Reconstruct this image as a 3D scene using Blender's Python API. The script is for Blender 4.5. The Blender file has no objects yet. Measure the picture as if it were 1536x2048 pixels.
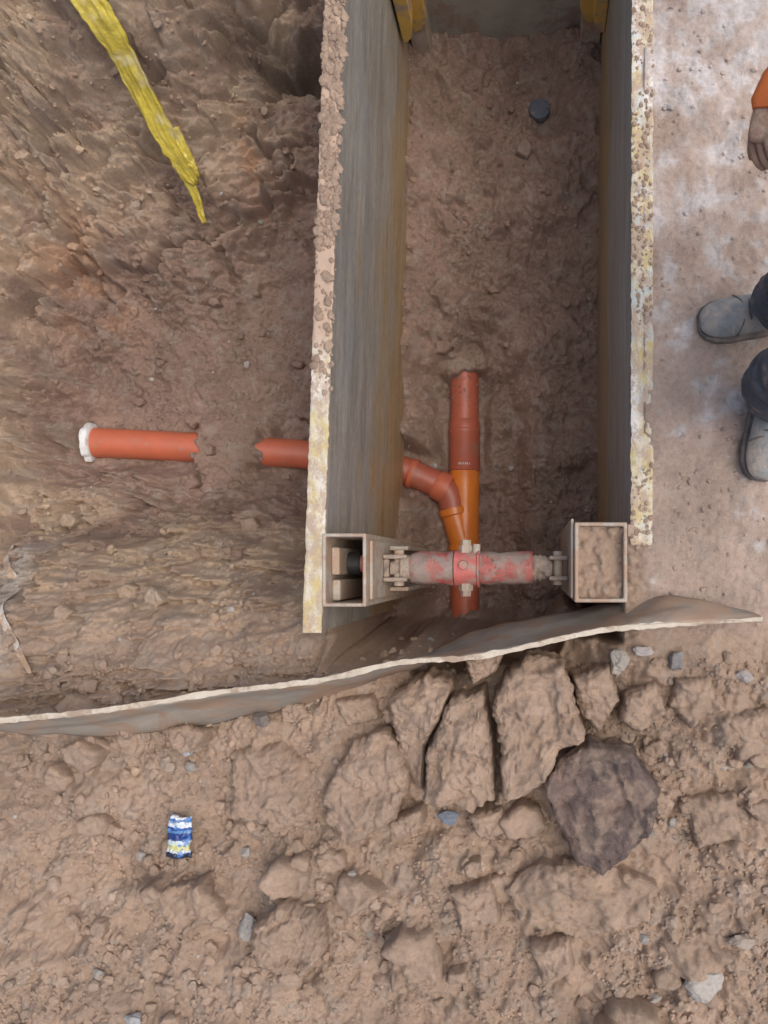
import bpy, bmesh, math, random
import numpy as np
from mathutils import Vector, Matrix, noise as mnoise

random.seed(3)
rng = np.random.RandomState(11)
scene = bpy.context.scene
COL = scene.collection

# ------------------------------------------------------------------ noise
TAB = rng.rand(256, 256); TB2 = rng.rand(256, 256); TB3 = rng.rand(256, 256); TB4 = rng.rand(256, 256)
def ss(a, b, x):
    t = np.clip((x - a) / (b - a), 0, 1)
    return t * t * (3 - 2 * t)
def perlin(x, y, seed=0):
    xi = np.floor(x).astype(np.int64); yi = np.floor(y).astype(np.int64)
    xf = x - xi; yf = y - yi
    def g(ix, iy, fx, fy):
        a = TAB[(ix + seed * 37) & 255, (iy + seed * 91) & 255] * 6.2831853
        return np.cos(a) * fx + np.sin(a) * fy
    u = xf * xf * xf * (xf * (xf * 6 - 15) + 10); v = yf * yf * yf * (yf * (yf * 6 - 15) + 10)
    a = g(xi, yi, xf, yf); b = g(xi + 1, yi, xf - 1, yf)
    c = g(xi, yi + 1, xf, yf - 1); d = g(xi + 1, yi + 1, xf - 1, yf - 1)
    return ((a * (1 - u) + b * u) * (1 - v) + (c * (1 - u) + d * u) * v) * 1.5
def fbm(x, y, sc, o=4, seed=0, gain=.5):
    s = 0; a = 1; f = sc
    for i in range(o):
        s = s + a * perlin(x * f, y * f, seed + i * 5); a *= gain; f *= 2.03
    return s
def domes(x, y, size, seed, rlo, rhi, dens, flat=.8):
    gx = x / size; gy = y / size
    bx = np.floor(gx).astype(np.int64); by = np.floor(gy).astype(np.int64)
    out = np.zeros_like(x)
    for dx in (-1, 0, 1):
        for dy in (-1, 0, 1):
            ix = (bx + dx + seed * 53) & 255; iy = (by + dy + seed * 29) & 255
            cx = bx + dx + TAB[ix, iy]; cy = by + dy + TB2[ix, iy]
            r = rlo + (rhi - rlo) * TB3[ix, iy]
            r = np.where(TB4[ix, iy] < dens, r, 0)
            an = TB3[iy, ix] * 3.14
            ex = gx - cx; ey = gy - cy
            u = ex * np.cos(an) + ey * np.sin(an); v = (-ex * np.sin(an) + ey * np.cos(an)) * 1.3
            d = .65 * np.sqrt(u * u + v * v) + .35 * np.maximum(np.abs(u) + .35 * np.abs(v), np.abs(v))
            h = np.sqrt(np.maximum(r * r - d * d, 0))
            h = np.minimum(h, r * flat * (1 + .9 * (u * (TB2[iy, ix] - .3) + v * (TAB[iy, ix] - .3))))
            out = np.maximum(out, h)
    return out * size
def blocks(x, y, size, seed):
    gx = x / size; gy = y / size
    bx = np.floor(gx).astype(np.int64); by = np.floor(gy).astype(np.int64)
    best = np.full_like(x, 9.); sec = np.full_like(x, 9.); val = np.zeros_like(x)
    for dx in (-1, 0, 1):
        for dy in (-1, 0, 1):
            ix = (bx + dx + seed * 53) & 255; iy = (by + dy + seed * 29) & 255
            ex = gx - (bx + dx + TAB[ix, iy]); ey = gy - (by + dy + TB2[ix, iy])
            d = ex * ex + ey * ey
            v = (TB3[ix, iy] - .5) * 2 + (TB4[ix, iy] - .5) * 1.6 * ex + (TB3[iy, ix] - .5) * 1.6 * ey
            m = d < best
            sec = np.where(m, best, np.minimum(sec, d)); val = np.where(m, v, val); best = np.where(m, d, best)
    return val, np.sqrt(sec) - np.sqrt(best)

# ------------------------------------------------------------------ node helpers
def new_mat(name):
    m = bpy.data.materials.new(name); m.use_nodes = True
    nt = m.node_tree
    b = nt.nodes['Principled BSDF']
    return m, nt, b
def N(nt, typ, **kw):
    n = nt.nodes.new(typ)
    for k, v in kw.items():
        setattr(n, k, v)
    return n
def coords(nt, scale=(1, 1, 1), kind='Object'):
    tc = N(nt, 'ShaderNodeTexCoord'); mp = N(nt, 'ShaderNodeMapping')
    mp.inputs['Scale'].default_value = scale
    nt.links.new(tc.outputs[kind], mp.inputs['Vector'])
    return mp.outputs['Vector']
def noise_tex(nt, vec, scale, detail=6, rough=.6, dist=0):
    n = N(nt, 'ShaderNodeTexNoise')
    n.inputs['Scale'].default_value = scale; n.inputs['Detail'].default_value = detail
    n.inputs['Roughness'].default_value = rough; n.inputs['Distortion'].default_value = dist
    nt.links.new(vec, n.inputs['Vector'])
    return n.outputs['Fac']
def ramp(nt, fac, stops):
    r = N(nt, 'ShaderNodeValToRGB')
    els = r.color_ramp.elements
    while len(els) < len(stops):
        els.new(.5)
    for e, (p, c) in zip(els, stops):
        e.position = p
        e.color = (c, c, c, 1) if isinstance(c, (int, float)) else (*c, 1)
    nt.links.new(fac, r.inputs['Fac'])
    return r.outputs['Color']
def mix(nt, fac, a, b, mode='MIX'):
    m = N(nt, 'ShaderNodeMix', data_type='RGBA', blend_type=mode)
    for sock, v in ((m.inputs[0], fac), (m.inputs[6], a), (m.inputs[7], b)):
        if isinstance(v, (int, float)): sock.default_value = v
        elif isinstance(v, tuple): sock.default_value = (*v, 1)
        else: nt.links.new(v, sock)
    return m.outputs[2]
def bump(nt, b, h, strength=.5, dist=.01):
    n = N(nt, 'ShaderNodeBump')
    n.inputs['Strength'].default_value = strength; n.inputs['Distance'].default_value = dist
    nt.links.new(h, n.inputs['Height']); nt.links.new(n.outputs['Normal'], b.inputs['Normal'])

def soil_mat():
    m, nt, b = new_mat('soil')
    at = N(nt, 'ShaderNodeAttribute', attribute_name='tint')
    v = coords(nt)
    n1 = noise_tex(nt, v, 9, 8, .65)
    n2 = noise_tex(nt, v, 60, 8, .75)
    n3 = noise_tex(nt, v, 230, 4, .75)
    c = mix(nt, 1.0, at.outputs['Color'], ramp(nt, n1, [(.3, .86), (.7, 1.0)]), 'MULTIPLY')
    c = mix(nt, ramp(nt, n2, [(.32, .48), (.56, 0)]), c, mix(nt, 1.0, c, (.54, .50, .48), 'MULTIPLY'))
    sp = ramp(nt, n3, [(.54, 0), (.70, .38)])
    c = mix(nt, sp, c, (.58, .49, .41))
    nt.links.new(c, b.inputs['Base Color'])
    b.inputs['Roughness'].default_value = .97
    b.inputs['Specular IOR Level'].default_value = .1
    s = N(nt, 'ShaderNodeMath', operation='MULTIPLY_ADD'); s.inputs[1].default_value = 1.6
    nt.links.new(n2, s.inputs[0]); nt.links.new(n3, s.inputs[2])
    bump(nt, b, s.outputs[0], .65, .011)
    return m
SOIL = soil_mat()

def simple(name, c1, c2, scale=20, rough=.6, metal=0, dirt=None, dirt_amt=(.5, .6), bs=.3, stretch=(1, 1, 1), bd=.004):
    m, nt, b = new_mat(name)
    v = coords(nt, stretch)
    n1 = noise_tex(nt, v, scale, 8, .65)
    c = mix(nt, ramp(nt, n1, [(.35, 0), (.65, 1)]), c1, c2)
    if dirt:
        n2 = noise_tex(nt, coords(nt), scale * .7 + 3, 10, .7, .3)
        c = mix(nt, ramp(nt, n2, [(dirt_amt[0], 0), (dirt_amt[1], 1)]), c, dirt)
    nt.links.new(c, b.inputs['Base Color'])
    b.inputs['Roughness'].default_value = rough; b.inputs['Metallic'].default_value = metal
    n3 = noise_tex(nt, coords(nt), scale * 6, 5, .7)
    bump(nt, b, n3, bs, bd)
    return m

# ------------------------------------------------------------------ mesh helpers
def link(ob, parent=None):
    COL.objects.link(ob)
    if parent: ob.parent = parent
    return ob
def empty(name):
    e = bpy.data.objects.new(name, None); COL.objects.link(e); return e
def mesh_np(name, V, F, mat, smooth=True, tint=None, parent=None):
    me = bpy.data.meshes.new(name)
    V = np.asarray(V, dtype=np.float32); F = np.asarray(F, dtype=np.int32)
    k = F.shape[1]
    me.vertices.add(len(V)); me.vertices.foreach_set('co', V.ravel())
    me.loops.add(F.size); me.loops.foreach_set('vertex_index', F.ravel())
    me.polygons.add(len(F))
    me.polygons.foreach_set('loop_start', np.arange(0, F.size, k, dtype=np.int32))
    me.polygons.foreach_set('loop_total', np.full(len(F), k, dtype=np.int32))
    me.polygons.foreach_set('use_smooth', np.full(len(F), smooth))
    me.update(calc_edges=True)
    if tint is not None:
        a = me.color_attributes.new('tint', 'FLOAT_COLOR', 'POINT')
        T = np.ones((len(V), 4), dtype=np.float32); T[:, :3] = tint
        a.data.foreach_set('color', T.ravel())
    me.materials.append(mat)
    return link(bpy.data.objects.new(name, me), parent)
def py_mesh(name, V, F, mat, smooth=False, parent=None, bevel=0, seg=2, subsurf=0):
    me = bpy.data.meshes.new(name); me.from_pydata([tuple(v) for v in V], [], F); me.update()
    bm = bmesh.new(); bm.from_mesh(me); bmesh.ops.recalc_face_normals(bm, faces=bm.faces); bm.to_mesh(me); bm.free()
    if smooth:
        for p in me.polygons: p.use_smooth = True
    me.materials.append(mat)
    ob = link(bpy.data.objects.new(name, me), parent)
    if bevel:
        md = ob.modifiers.new('b', 'BEVEL'); md.width = bevel; md.segments = seg
    if subsurf:
        md = ob.modifiers.new('s', 'SUBSURF'); md.levels = subsurf; md.render_levels = subsurf
    return ob
def box(name, x0, x1, y0, y1, z0, z1, mat, parent=None, bevel=.003):
    V = [(x, y, z) for x in (x0, x1) for y in (y0, y1) for z in (z0, z1)]
    F = [(0, 1, 3, 2), (4, 6, 7, 5), (0, 4, 5, 1), (2, 3, 7, 6), (0, 2, 6, 4), (1, 5, 7, 3)]
    return py_mesh(name, V, F, mat, parent=parent, bevel=bevel)
def sweep(name, pts, radii, mat, parent=None, seg=32, cap=True, rough=0, squash=None):
    pts = [Vector(p) for p in pts]; V = []; F = []
    ref = None
    for i, p in enumerate(pts):
        a = pts[max(i - 1, 0)]; b = pts[min(i + 1, len(pts) - 1)]
        d = (b - a)
        if d.length < 1e-6: d = Vector((1, 0, 0))
        d.normalize()
        if ref is None:
            ref = Vector((0, 0, 1)) if abs(d.z) < .8 else Vector((1, 0, 0))
        u = d.cross(ref).normalized(); w = u.cross(d).normalized(); ref = w
        for k in range(seg):
            an = 2 * math.pi * k / seg
            r = radii[i]
            q = p + (u * math.cos(an) + w * math.sin(an)) * r
            if rough:
                q += (u * math.cos(an) + w * math.sin(an)) * rough * mnoise.noise(q * 35)
            V.append(q)
    for i in range(len(pts) - 1):
        for k in range(seg):
            a = i * seg + k; b = i * seg + (k + 1) % seg
            F.append((a, b, b + seg, a + seg))
    if cap:
        F.append(tuple(range(seg - 1, -1, -1))); F.append(tuple((len(pts) - 1) * seg + k for k in range(seg)))
    ob = py_mesh(name, V, F, mat, smooth=True, parent=parent)
    md = ob.modifiers.new('e', 'EDGE_SPLIT'); md.split_angle = math.radians(40)
    return ob
def ico(sub):
    bm = bmesh.new(); bmesh.ops.create_icosphere(bm, subdivisions=sub, radius=1)
    V = np.array([v.co[:] for v in bm.verts]); F = np.array([[v.index for v in f.verts] for f in bm.faces]); bm.free()
    return V, F
ICO = {s: ico(s) for s in (1, 2, 3, 4, 5, 6)}
def rock(sub, seed, rough=1.0, facets=7, cut=.78):
    V, F = ICO[sub]; V = V.copy(); r = np.random.RandomState(seed)
    off = Vector(r.rand(3) * 50)
    for _ in range(facets):
        n = r.randn(3); n /= np.linalg.norm(n); c = cut + .14 * r.rand()
        d = V @ n; over = np.maximum(d - c, 0); V -= np.outer(over, n) * .92
    for i in range(len(V)):
        p = Vector(V[i])
        k = 1 + rough * (.16 * mnoise.noise(p * 1.4 + off) + .08 * mnoise.noise(p * 3.7 + off) + .05 * mnoise.noise(p * 8 + off) + .035 * mnoise.noise(p * 17 + off))
        V[i] *= k
    return V, F

# ------------------------------------------------------------------ terrain
CP = np.array([
(-0.75,0.5,-1.42),(-1.1,0.52,-1.38),(-1.45,0.55,-1.24),(-1.75,0.56,-1.27),(-2.0,0.57,-1.22),
(-1.1,0.85,-1.33),(-1.6,0.85,-1.27),(-2.0,0.9,-1.18),(-0.75,1.0,-1.35),(-1.2,1.3,-1.27),(-1.7,1.25,-1.12),
(-2.05,1.3,-0.98),(-0.75,1.6,-1.25),(-1.40,1.46,-1.10),(-1.41,1.6,-0.96),(-1.44,1.68,-0.87),(-1.47,1.79,-0.72),
(-1.49,1.86,-0.58),(-1.53,1.95,-0.44),(-0.8,2.0,-1.05),(-1.0,2.15,-0.92),(-0.8,2.4,-0.8),(-1.2,2.3,-0.5),
(-1.6,2.2,-0.2),(-1.9,1.8,-0.45),(-2.1,1.6,-0.62),(-2.2,0.6,-0.95),(-2.3,1.0,-0.7),(-2.2,0.2,-0.7),(-2.45,0.5,-0.3),
(-1.5,0.25,-1.12),(-1.1,0.25,-1.2),(-0.75,0.2,-1.15),(-1.9,0.25,-0.98),(-1.5,0.05,-0.72),(-2.0,0.05,-0.65),(-1.0,0.05,-0.75),
(-0.75,0.0,-0.7),(-0.83,-0.12,-0.42),(-1.2,-0.12,-0.42),(-1.7,-0.1,-0.4),(-0.75,-0.25,-0.2),(-0.8,-0.35,-0.11),(-1.2,-0.35,-0.13),
(-1.7,-0.35,-0.17),(-2.2,-0.2,-0.2),(-1.6,-0.7,-0.12),(-1.0,-0.7,-0.09),(-0.4,-0.6,-0.07),(0.1,-0.6,-0.07),(0.6,-0.5,0),
(-1.6,-1.3,0),(-0.8,-1.3,0),(0,-1.3,0),(0.7,-1.3,0.02),(-0.4,-0.35,-0.15),(0.1,-0.35,-0.14),(0.5,-0.2,0),(0.7,0.5,0),
(0.5,1.2,0),(0.5,2.2,0),(1.1,0,0),(1.1,1.5,0),(-2.9,0.5,0),(-2.8,1.5,0),(-2.4,2.3,-0.05),(-1.5,3.0,0),(-0.3,3.0,0),(-2.8,-0.6,0),(-2.5,-1.4,0)])
def tps_fit(P):
    n = len(P); d = np.hypot(P[:, None, 0] - P[None, :, 0], P[:, None, 1] - P[None, :, 1])
    K = np.where(d > 0, d * d * np.log(d + 1e-12), 0) + np.eye(n) * 1e-4
    Q = np.c_[np.ones(n), P[:, :2]]
    A = np.zeros((n + 3, n + 3)); A[:n, :n] = K; A[:n, n:] = Q; A[n:, :n] = Q.T
    return np.linalg.solve(A, np.r_[P[:, 2], 0, 0, 0])
W = tps_fit(CP)
def tps(x, y):
    n = len(CP); z = W[n] + W[n + 1] * x + W[n + 2] * y
    for i in range(n):
        r2 = (x - CP[i, 0]) ** 2 + (y - CP[i, 1]) ** 2
        z = z + W[i] * .5 * r2 * np.log(r2 + 1e-12)
    return z
MAIN = [(-.342, 1.5, -1.42), (-.342, -.7, -1.42)]
LAT = [(-.303, .133, -1.42), (-.366, .265, -1.405), (-.398, .338, -1.398), (-.457, .397, -1.39), (-.623, .462, -1.375),
       (-1.112, .525, -1.33), (-1.563, .548, -1.28), (-2.025, .564, -1.23)]
def poly_dist(x, y, pts):
    best = np.full_like(x, 9.); zc = np.zeros_like(x)
    for a, b in zip(pts[:-1], pts[1:]):
        ax, ay, az = a; bx, by, bz = b
        t = np.clip(((x - ax) * (bx - ax) + (y - ay) * (by - ay)) / ((bx - ax) ** 2 + (by - ay) ** 2), 0, 1)
        d = np.hypot(x - ax - t * (bx - ax), y - ay - t * (by - ay))
        m = d < best
        best = np.where(m, d, best); zc = np.where(m, az + t * (bz - az), zc)
    return best, zc
def height(x, y):
    lw = .07 * fbm(x, y, 2.5, 3, 20)
    out = tps(x + lw, y + lw * .7)
    out = np.clip(out, -1.5, .06)
    far = np.maximum.reduce([ss(-2.6, -3.2, x), ss(1.0, 1.6, x), ss(-1.6, -2.4, y), ss(2.7, 3.3, y)])
    right = ss(.1, .3, x) * ss(-.45, -.22, y)
    out = out * (1 - far) * (1 - right)
    left = 1 - ss(-.72, -.6, x)
    # unrolled coordinates: distance measured along the steep banks, so lumps keep their size there
    sg = 2 * ss(.35, .95, y) - 1
    rise = np.clip(out + 1.28, 0, 1.3) * left * ss(-.5, -.25, y)
    ux = x - rise * ss(-1.75, -2.1, x) * .9; uy = y + sg * rise * 1.15
    wx = ux + .012 * perlin(ux * 22, uy * 22, 3) + .006 * perlin(ux * 70, uy * 70, 4)
    wy = uy + .012 * perlin(ux * 22, uy * 22, 9) + .006 * perlin(ux * 70, uy * 70, 8)
    wall = left * ss(-1.32, -1.1, out) * (1 - ss(-.3, -.08, out)) * ss(-.35, -.1, y)
    ang = .6; rx = ux * math.cos(ang) - uy * math.sin(ang); ry = ux * math.sin(ang) + uy * math.cos(ang)
    bw = .09 * fbm(ux, uy, 4, 4, 41); bw2 = .09 * fbm(ux, uy, 4, 4, 47)
    b1, e1 = blocks(rx + bw, (ry + bw2) * 1.2, .42, 1)
    b2, e2 = blocks(rx + bw * .8, (ry + bw2 * .8) * 1.1, .18, 2)
    b3, e3 = blocks(wx, wy, .08, 3)
    up = ss(.9, 1.5, y)
    out = out + wall * ((.04 + .045 * up) * b1 * ss(0, .12, e1) + (.022 + .026 * up) * b2 * ss(0, .15, e2) + .016 * b3 * ss(0, .2, e3) + .05 * fbm(ux, uy, 3.2, 5, 30) - .05 * up * (1 - ss(0, .08, e1)) - .02 * (1 - ss(0, .10, e2)))
    out = out + wall * (.6 * domes(wx, wy, .17, 6, .3, .6, .4) + .5 * domes(wx, wy, .07, 7, .3, .6, .5))
    out = out - .20 * np.exp(-((x + 1.06) / .15) ** 2 - ((y - 2.12) / .07) ** 2)
    b4, e4 = blocks(wx + bw, wy + bw2, .22, 5)
    flo = -1.265 + .095 * fbm(x, y, 2.6, 5, 50) + .014 * b4 * ss(0, .2, e4) + .05 * ss(1.2, 2.3, y) + .03 * ss(.05, .28, x) + .05 * ss(-.45, -.62, x)
    flo = flo + .08 * np.exp(-((x + .33) / .17) ** 2 - ((y - 1.72) / .16) ** 2) + .06 * np.exp(-((x + .2) / .2) ** 2 - ((y - 1.15) / .1) ** 2)
    cav = ss(-.62, -.46, x) * (1 - ss(-.12, .0, x + .03 * perlin(x * 5, y * 5, 61))) * (1 - ss(.84, 1.02, y + .05 * perlin(x * 9, y * 9, 60))) * ss(-.3, -.2, y)
    flo = flo - .16 * cav
    sn = .03 * fbm(x, y, 6, 3, 55) - .11 * ss(.03, .12, x)
    xr = np.where(y < .09, .262, .318)
    inb = ss(-.672, -.655, x) * (1 - ss(xr - .006, xr + .006, x)) * ss(-.34, -.25, y + sn) * (1 - ss(2.5, 2.58, y))
    H = out * (1 - inb) + flo * inb
    fg = ss(-.2, -.4, y); rt = ss(.3, .36, x) * (1 - fg)
    pit = (1 - fg) * (1 - rt)
    smooth = ss(0, .6, fbm(x, y, 1.9, 2, 97) + .25)
    det = (.024 * fbm(ux, uy, 7, 5, 70) + .007 * fbm(ux, uy, 34, 3, 73)) * (1 - .55 * rt) + .03 * fg * fbm(x, y, 3.4, 3, 75)
    patch = ss(-.25, .35, fbm(x, y, 3.1, 3, 90))
    patch2 = ss(-.3, .3, fbm(x, y, 4.3, 3, 95))
    b5, e5 = blocks(wx + .02 * perlin(x * 9, y * 9, 6), wy, .15, 8)
    det = det + fg * (.013 * b5 * ss(0, .3, e5))
    det = det + (.65 * domes(wx, wy, .13, 1, .3, .62, .5)) * fg * (.3 + .7 * patch)
    det = det + .75 * domes(wx, wy, .065, 2, .25, .62, .6) * (fg * (.35 + .65 * patch2) + .5 * pit * patch)
    det = det + .78 * domes(wx, wy, .032, 3, .25, .62, .7) * (fg * (.3 + .7 * patch) + .65 * pit * (.25 + .75 * patch2) * (1 - .6 * smooth) + .15 * rt * patch)
    det = det + .75 * domes(wx, wy, .018, 4, .25, .62, .75) * (.9 - .65 * rt) * (1 - .35 * smooth)
    farw = np.maximum.reduce([ss(-2.6, -4, x), ss(1.0, 2.5, x), ss(-1.6, -3, y), ss(2.7, 4, y)])
    H = H + det * (1 - farw)
    d, zc = poly_dist(x, y, MAIN)
    nz = .02 * perlin(x * 28, y * 28, 80) + .03 * perlin(x * 9, y * 9, 81)
    e = (1 - ss(.885, .935, y + nz)) * ss(-.25, -.2, y + nz)
    near = 1 - ss(.085, .15, d)
    cap = zc - .015 + .012 * perlin(x * 30, y * 30, 82)
    H = H - e * near * np.maximum(H - cap, 0)
    b = (1 - e) * (1 - ss(.05, .16, d)) * ss(-.5, -.2, y) * (y < 1.5)
    H = H + b * np.maximum(zc + .085 + .5 * det - H, 0)
    d, zc = poly_dist(x, y, LAT)
    bur = ss(-1.575, -1.535, x + nz * 1.2) * (1 - ss(-1.34, -1.20, x + nz * 2 - (y - .535) * .5))
    e = (1 - bur) * ss(-2.09, -2.05, x)
    cap = zc - .012 + .014 * perlin(x * 30, y * 30, 83)
    near = 1 - ss(.08, .15, d)
    H = H - e * near * np.maximum(H - cap, 0)
    b = bur * (1 - ss(.06, .17, d))
    H = H + b * np.maximum(zc + .085 + .4 * det - H, 0)
    return H
def gauss(x, y, cx, cy, sx, sy):
    return np.exp(-((x - cx) / sx) ** 2 - ((y - cy) / sy) ** 2)
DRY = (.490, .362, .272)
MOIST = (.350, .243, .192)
def tint(x, y, z):
    def col(*c): return np.array(c)[None, :]
    f1 = fbm(x, y, 1.6, 4, 100); f2 = fbm(x, y, 5, 4, 110); f3 = fbm(x, y, 14, 3, 120)
    dry = col(*DRY); moist = col(*MOIST); ochre = col(.58, .45, .32); pale = col(.68, .60, .55); rust = col(.48, .27, .16); pink = col(.54, .415, .34)
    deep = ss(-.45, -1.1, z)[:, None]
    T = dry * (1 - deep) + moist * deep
    left = (1 - ss(-.75, -.6, x))
    oc = left * ss(-1.15, -.8, z) * (1 - ss(-.2, -.05, z)) * ss(-.35, .25, f2 + .4 * f1 + .15) * ss(-.3, -.05, y)
    T = T * (1 - .7 * oc[:, None]) + ochre * .7 * oc[:, None]
    ru = np.clip(gauss(x, y, -1.98, 1.25, .16, .3) + gauss(x, y, -1.22, 1.75, .04, .16) + .8 * gauss(x, y, -1.9, -.1, .2, .12), 0, 1) * ss(-.1, .4, f2 + .1)
    T = T * (1 - .6 * ru[:, None]) + rust * .6 * ru[:, None]
    hollow_shade = (gauss(x, y, -1.05, 2.1, .22, .09) * .7)[:, None]  # shade inside the bank hollow, painted into the soil colour
    T = T * (1 - hollow_shade) + col(.13, .105, .085) * hollow_shade
    rt = ss(.3, .36, x) * ss(-.25, -.1, y)
    T = T * (1 - rt[:, None]) + pink * rt[:, None]
    pl = rt * ss(-.1, .7, y * .45 - .25 + .5 * f2 + .3 * f3)
    T = T * (1 - .8 * pl[:, None]) + pale * .8 * pl[:, None]
    wh = rt * ss(.1, .45, f3 * .7 + f2 * .5 + .35 * (y - 1.1))
    T = T * (1 - .6 * wh[:, None]) + col(.78, .76, .76) * .6 * wh[:, None]
    gr = (ss(.20, .5, f3) * .30)[:, None]
    T = T * (1 - gr) + col(.45, .40, .345) * gr
    # chalky streak in the left bank around the torn membrane
    ch = left * np.exp(-((x + 1.86 - .9 * (-.1 - y) * .45) / .05) ** 2) * ss(-.4, -.3, y) * (1 - ss(.05, .12, y)) * ss(-.3, .2, f3 + .2)
    T = T * (1 - .6 * ch[:, None]) + col(.64, .62, .58) * .6 * ch[:, None]
    T = T * (1 + .16 * f1 + .14 * f2)[:, None]
    return np.clip(T, .02, .9)
step = .0045
xd = np.arange(-2.5, .92, step); yd = np.arange(-1.52, 2.62, step)
def ext(a, lo, hi):
    L = [a[0]]; s = .02
    while L[-1] > lo: s *= 1.35; L.append(L[-1] - s)
    R = [a[-1]]; s = .02
    while R[-1] < hi: s *= 1.35; R.append(R[-1] + s)
    return np.array(L[1:][::-1] + list(a) + R[1:])
xs = ext(xd, -400, 400); ys = ext(yd, -400, 400)
XX, YY = np.meshgrid(xs, ys)
gx = XX.ravel(); gy = YY.ravel()
gz = height(gx, gy)
HG = gz.reshape(XX.shape)
nx = len(xs); ny = len(ys)
idx = np.arange(nx * ny).reshape(ny, nx)
F = np.stack([idx[:-1, :-1], idx[:-1, 1:], idx[1:, 1:], idx[1:, :-1]], -1).reshape(-1, 4)
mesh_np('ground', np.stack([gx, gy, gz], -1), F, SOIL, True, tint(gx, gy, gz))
def hz(x, y):
    i = np.clip(np.searchsorted(xs, x), 0, nx - 1); j = np.clip(np.searchsorted(ys, y), 0, ny - 1)
    return HG[j, i]

# ------------------------------------------------------------------ crumbs, clods
VV = []; FF = []; TT = []; cnt = 0
def add(V, F, T):
    global cnt
    VV.append(V); FF.append(F + cnt); TT.append(T); cnt += len(V)
variants = [rock(2, 100 + i, 1.9, 7, .6) for i in range(8)]
small = [rock(1, 140 + i, 2.2, 4, .7) for i in range(8)]
def scatter(n, x0, x1, y0, y1, slo, shi, dens=None, power=3, dz=.25):
    px = rng.uniform(x0, x1, n); py = rng.uniform(y0, y1, n)
    if dens is not None:
        k = dens(px, py) > rng.rand(n); px = px[k]; py = py[k]
    pz = hz(px, py)
    tn = tint(px, py, pz)
    for i in range(len(px)):
        s = slo + (shi - slo) * rng.rand() ** power
        V, F = (variants if s > .0085 else small)[i % 8]
        M = np.array(Matrix.Rotation(rng.rand() * 6.28, 3, Vector(rng.randn(3)).normalized()))
        v = (V @ M.T) * s * np.array([1, .8 + .4 * rng.rand(), .75]) + [px[i], py[i], pz[i] + s * dz]
        c = tn[i] * (.88 + .28 * rng.rand())
        if rng.rand() < .02: c = np.array([.50, .47, .43]) * (.7 + .5 * rng.rand())
        add(v, F, np.repeat(c[None], len(v), 0))
clump = lambda x, y: ss(-.35, .5, fbm(x, y, 3.5, 3, 200))
clump2 = lambda x, y: ss(-.45, .4, fbm(x, y, 5, 3, 210))
scatter(4200, -1.65, .75, -1.45, -.28, .004, .024, clump, 2.4)
scatter(17000, -1.65, .75, -1.45, -.28, .0025, .008, clump2, 1.6)
scatter(1600, -2.2, -.7, -.3, 2.1, .004, .020, clump, 3)
scatter(6000, -2.2, -.7, -.3, 2.1, .003, .009, clump2, 1.6)
scatter(700, -.6, .27, -.2, 2.35, .004, .020, clump, 3)
scatter(3600, -.6, .27, -.2, 2.35, .003, .008, clump2, 1.6)
scatter(800, .37, .75, -.2, 1.75, .002, .010, clump, 3)
for i in range(1700):
    y = .50 + 2.05 * rng.rand() ** .8
    if y < .95 and rng.rand() < .65: continue
    x = -.6925 + .0356 * (y + .2) + rng.uniform(-.004, .058)
    s = .003 + .013 * rng.rand() ** 3
    V, F = (variants if s > .0085 else small)[i % 8]
    add(V * [s, s * 1.3, s * .6] + [x, y, .006], F, np.repeat(np.array([DRY]) * (.85 + .3 * rng.rand()), len(V), 0))
for i in range(600):
    y = rng.uniform(.05, 1.7); x = rng.uniform(.29, .352); s = .002 + .007 * rng.rand() ** 3
    V, F = small[i % 8]
    if fbm(np.array([x]), np.array([y]), 4, 2, 9)[0] + .3 * (y < .3) < .1: continue
    add(V * [s, s * 1.2, s * .5] + [x, y, .008], F, np.repeat(np.array([DRY]) * (.85 + .3 * rng.rand()), len(V), 0))
def dust_on(x0, x1, yc, zc, r, n, smax):
    for i in range(n):
        x = rng.uniform(x0, x1); a = rng.normal(0, .45); s = .0015 + smax * rng.rand() ** 2
        V, F = small[i % 8]
        add(V * s + [x, yc + math.sin(a) * r, zc + math.cos(a) * r], F, np.repeat(np.array([DRY]) * (.7 + .4 * rng.rand()), len(V), 0))
dust_on(-.40, -.01, -.010, -.22, .054, 60, .004)
for i in range(110):
    y = rng.uniform(-.2, .9) if rng.rand() < .35 else .9 - .15 * rng.rand() ** 2; a = rng.normal(0, .7); s = .002 + .004 * rng.rand() ** 2
    V, F = small[i % 8]
    add(V * s + [-.342 + math.sin(a) * .069, y, -1.42 + math.cos(a) * .069], F, np.repeat(np.array([MOIST]) * (.9 + .4 * rng.rand()), len(V), 0))
mesh_np('soil_crumbs', np.concatenate(VV), np.concatenate(FF), SOIL, False, np.concatenate(TT))

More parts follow.
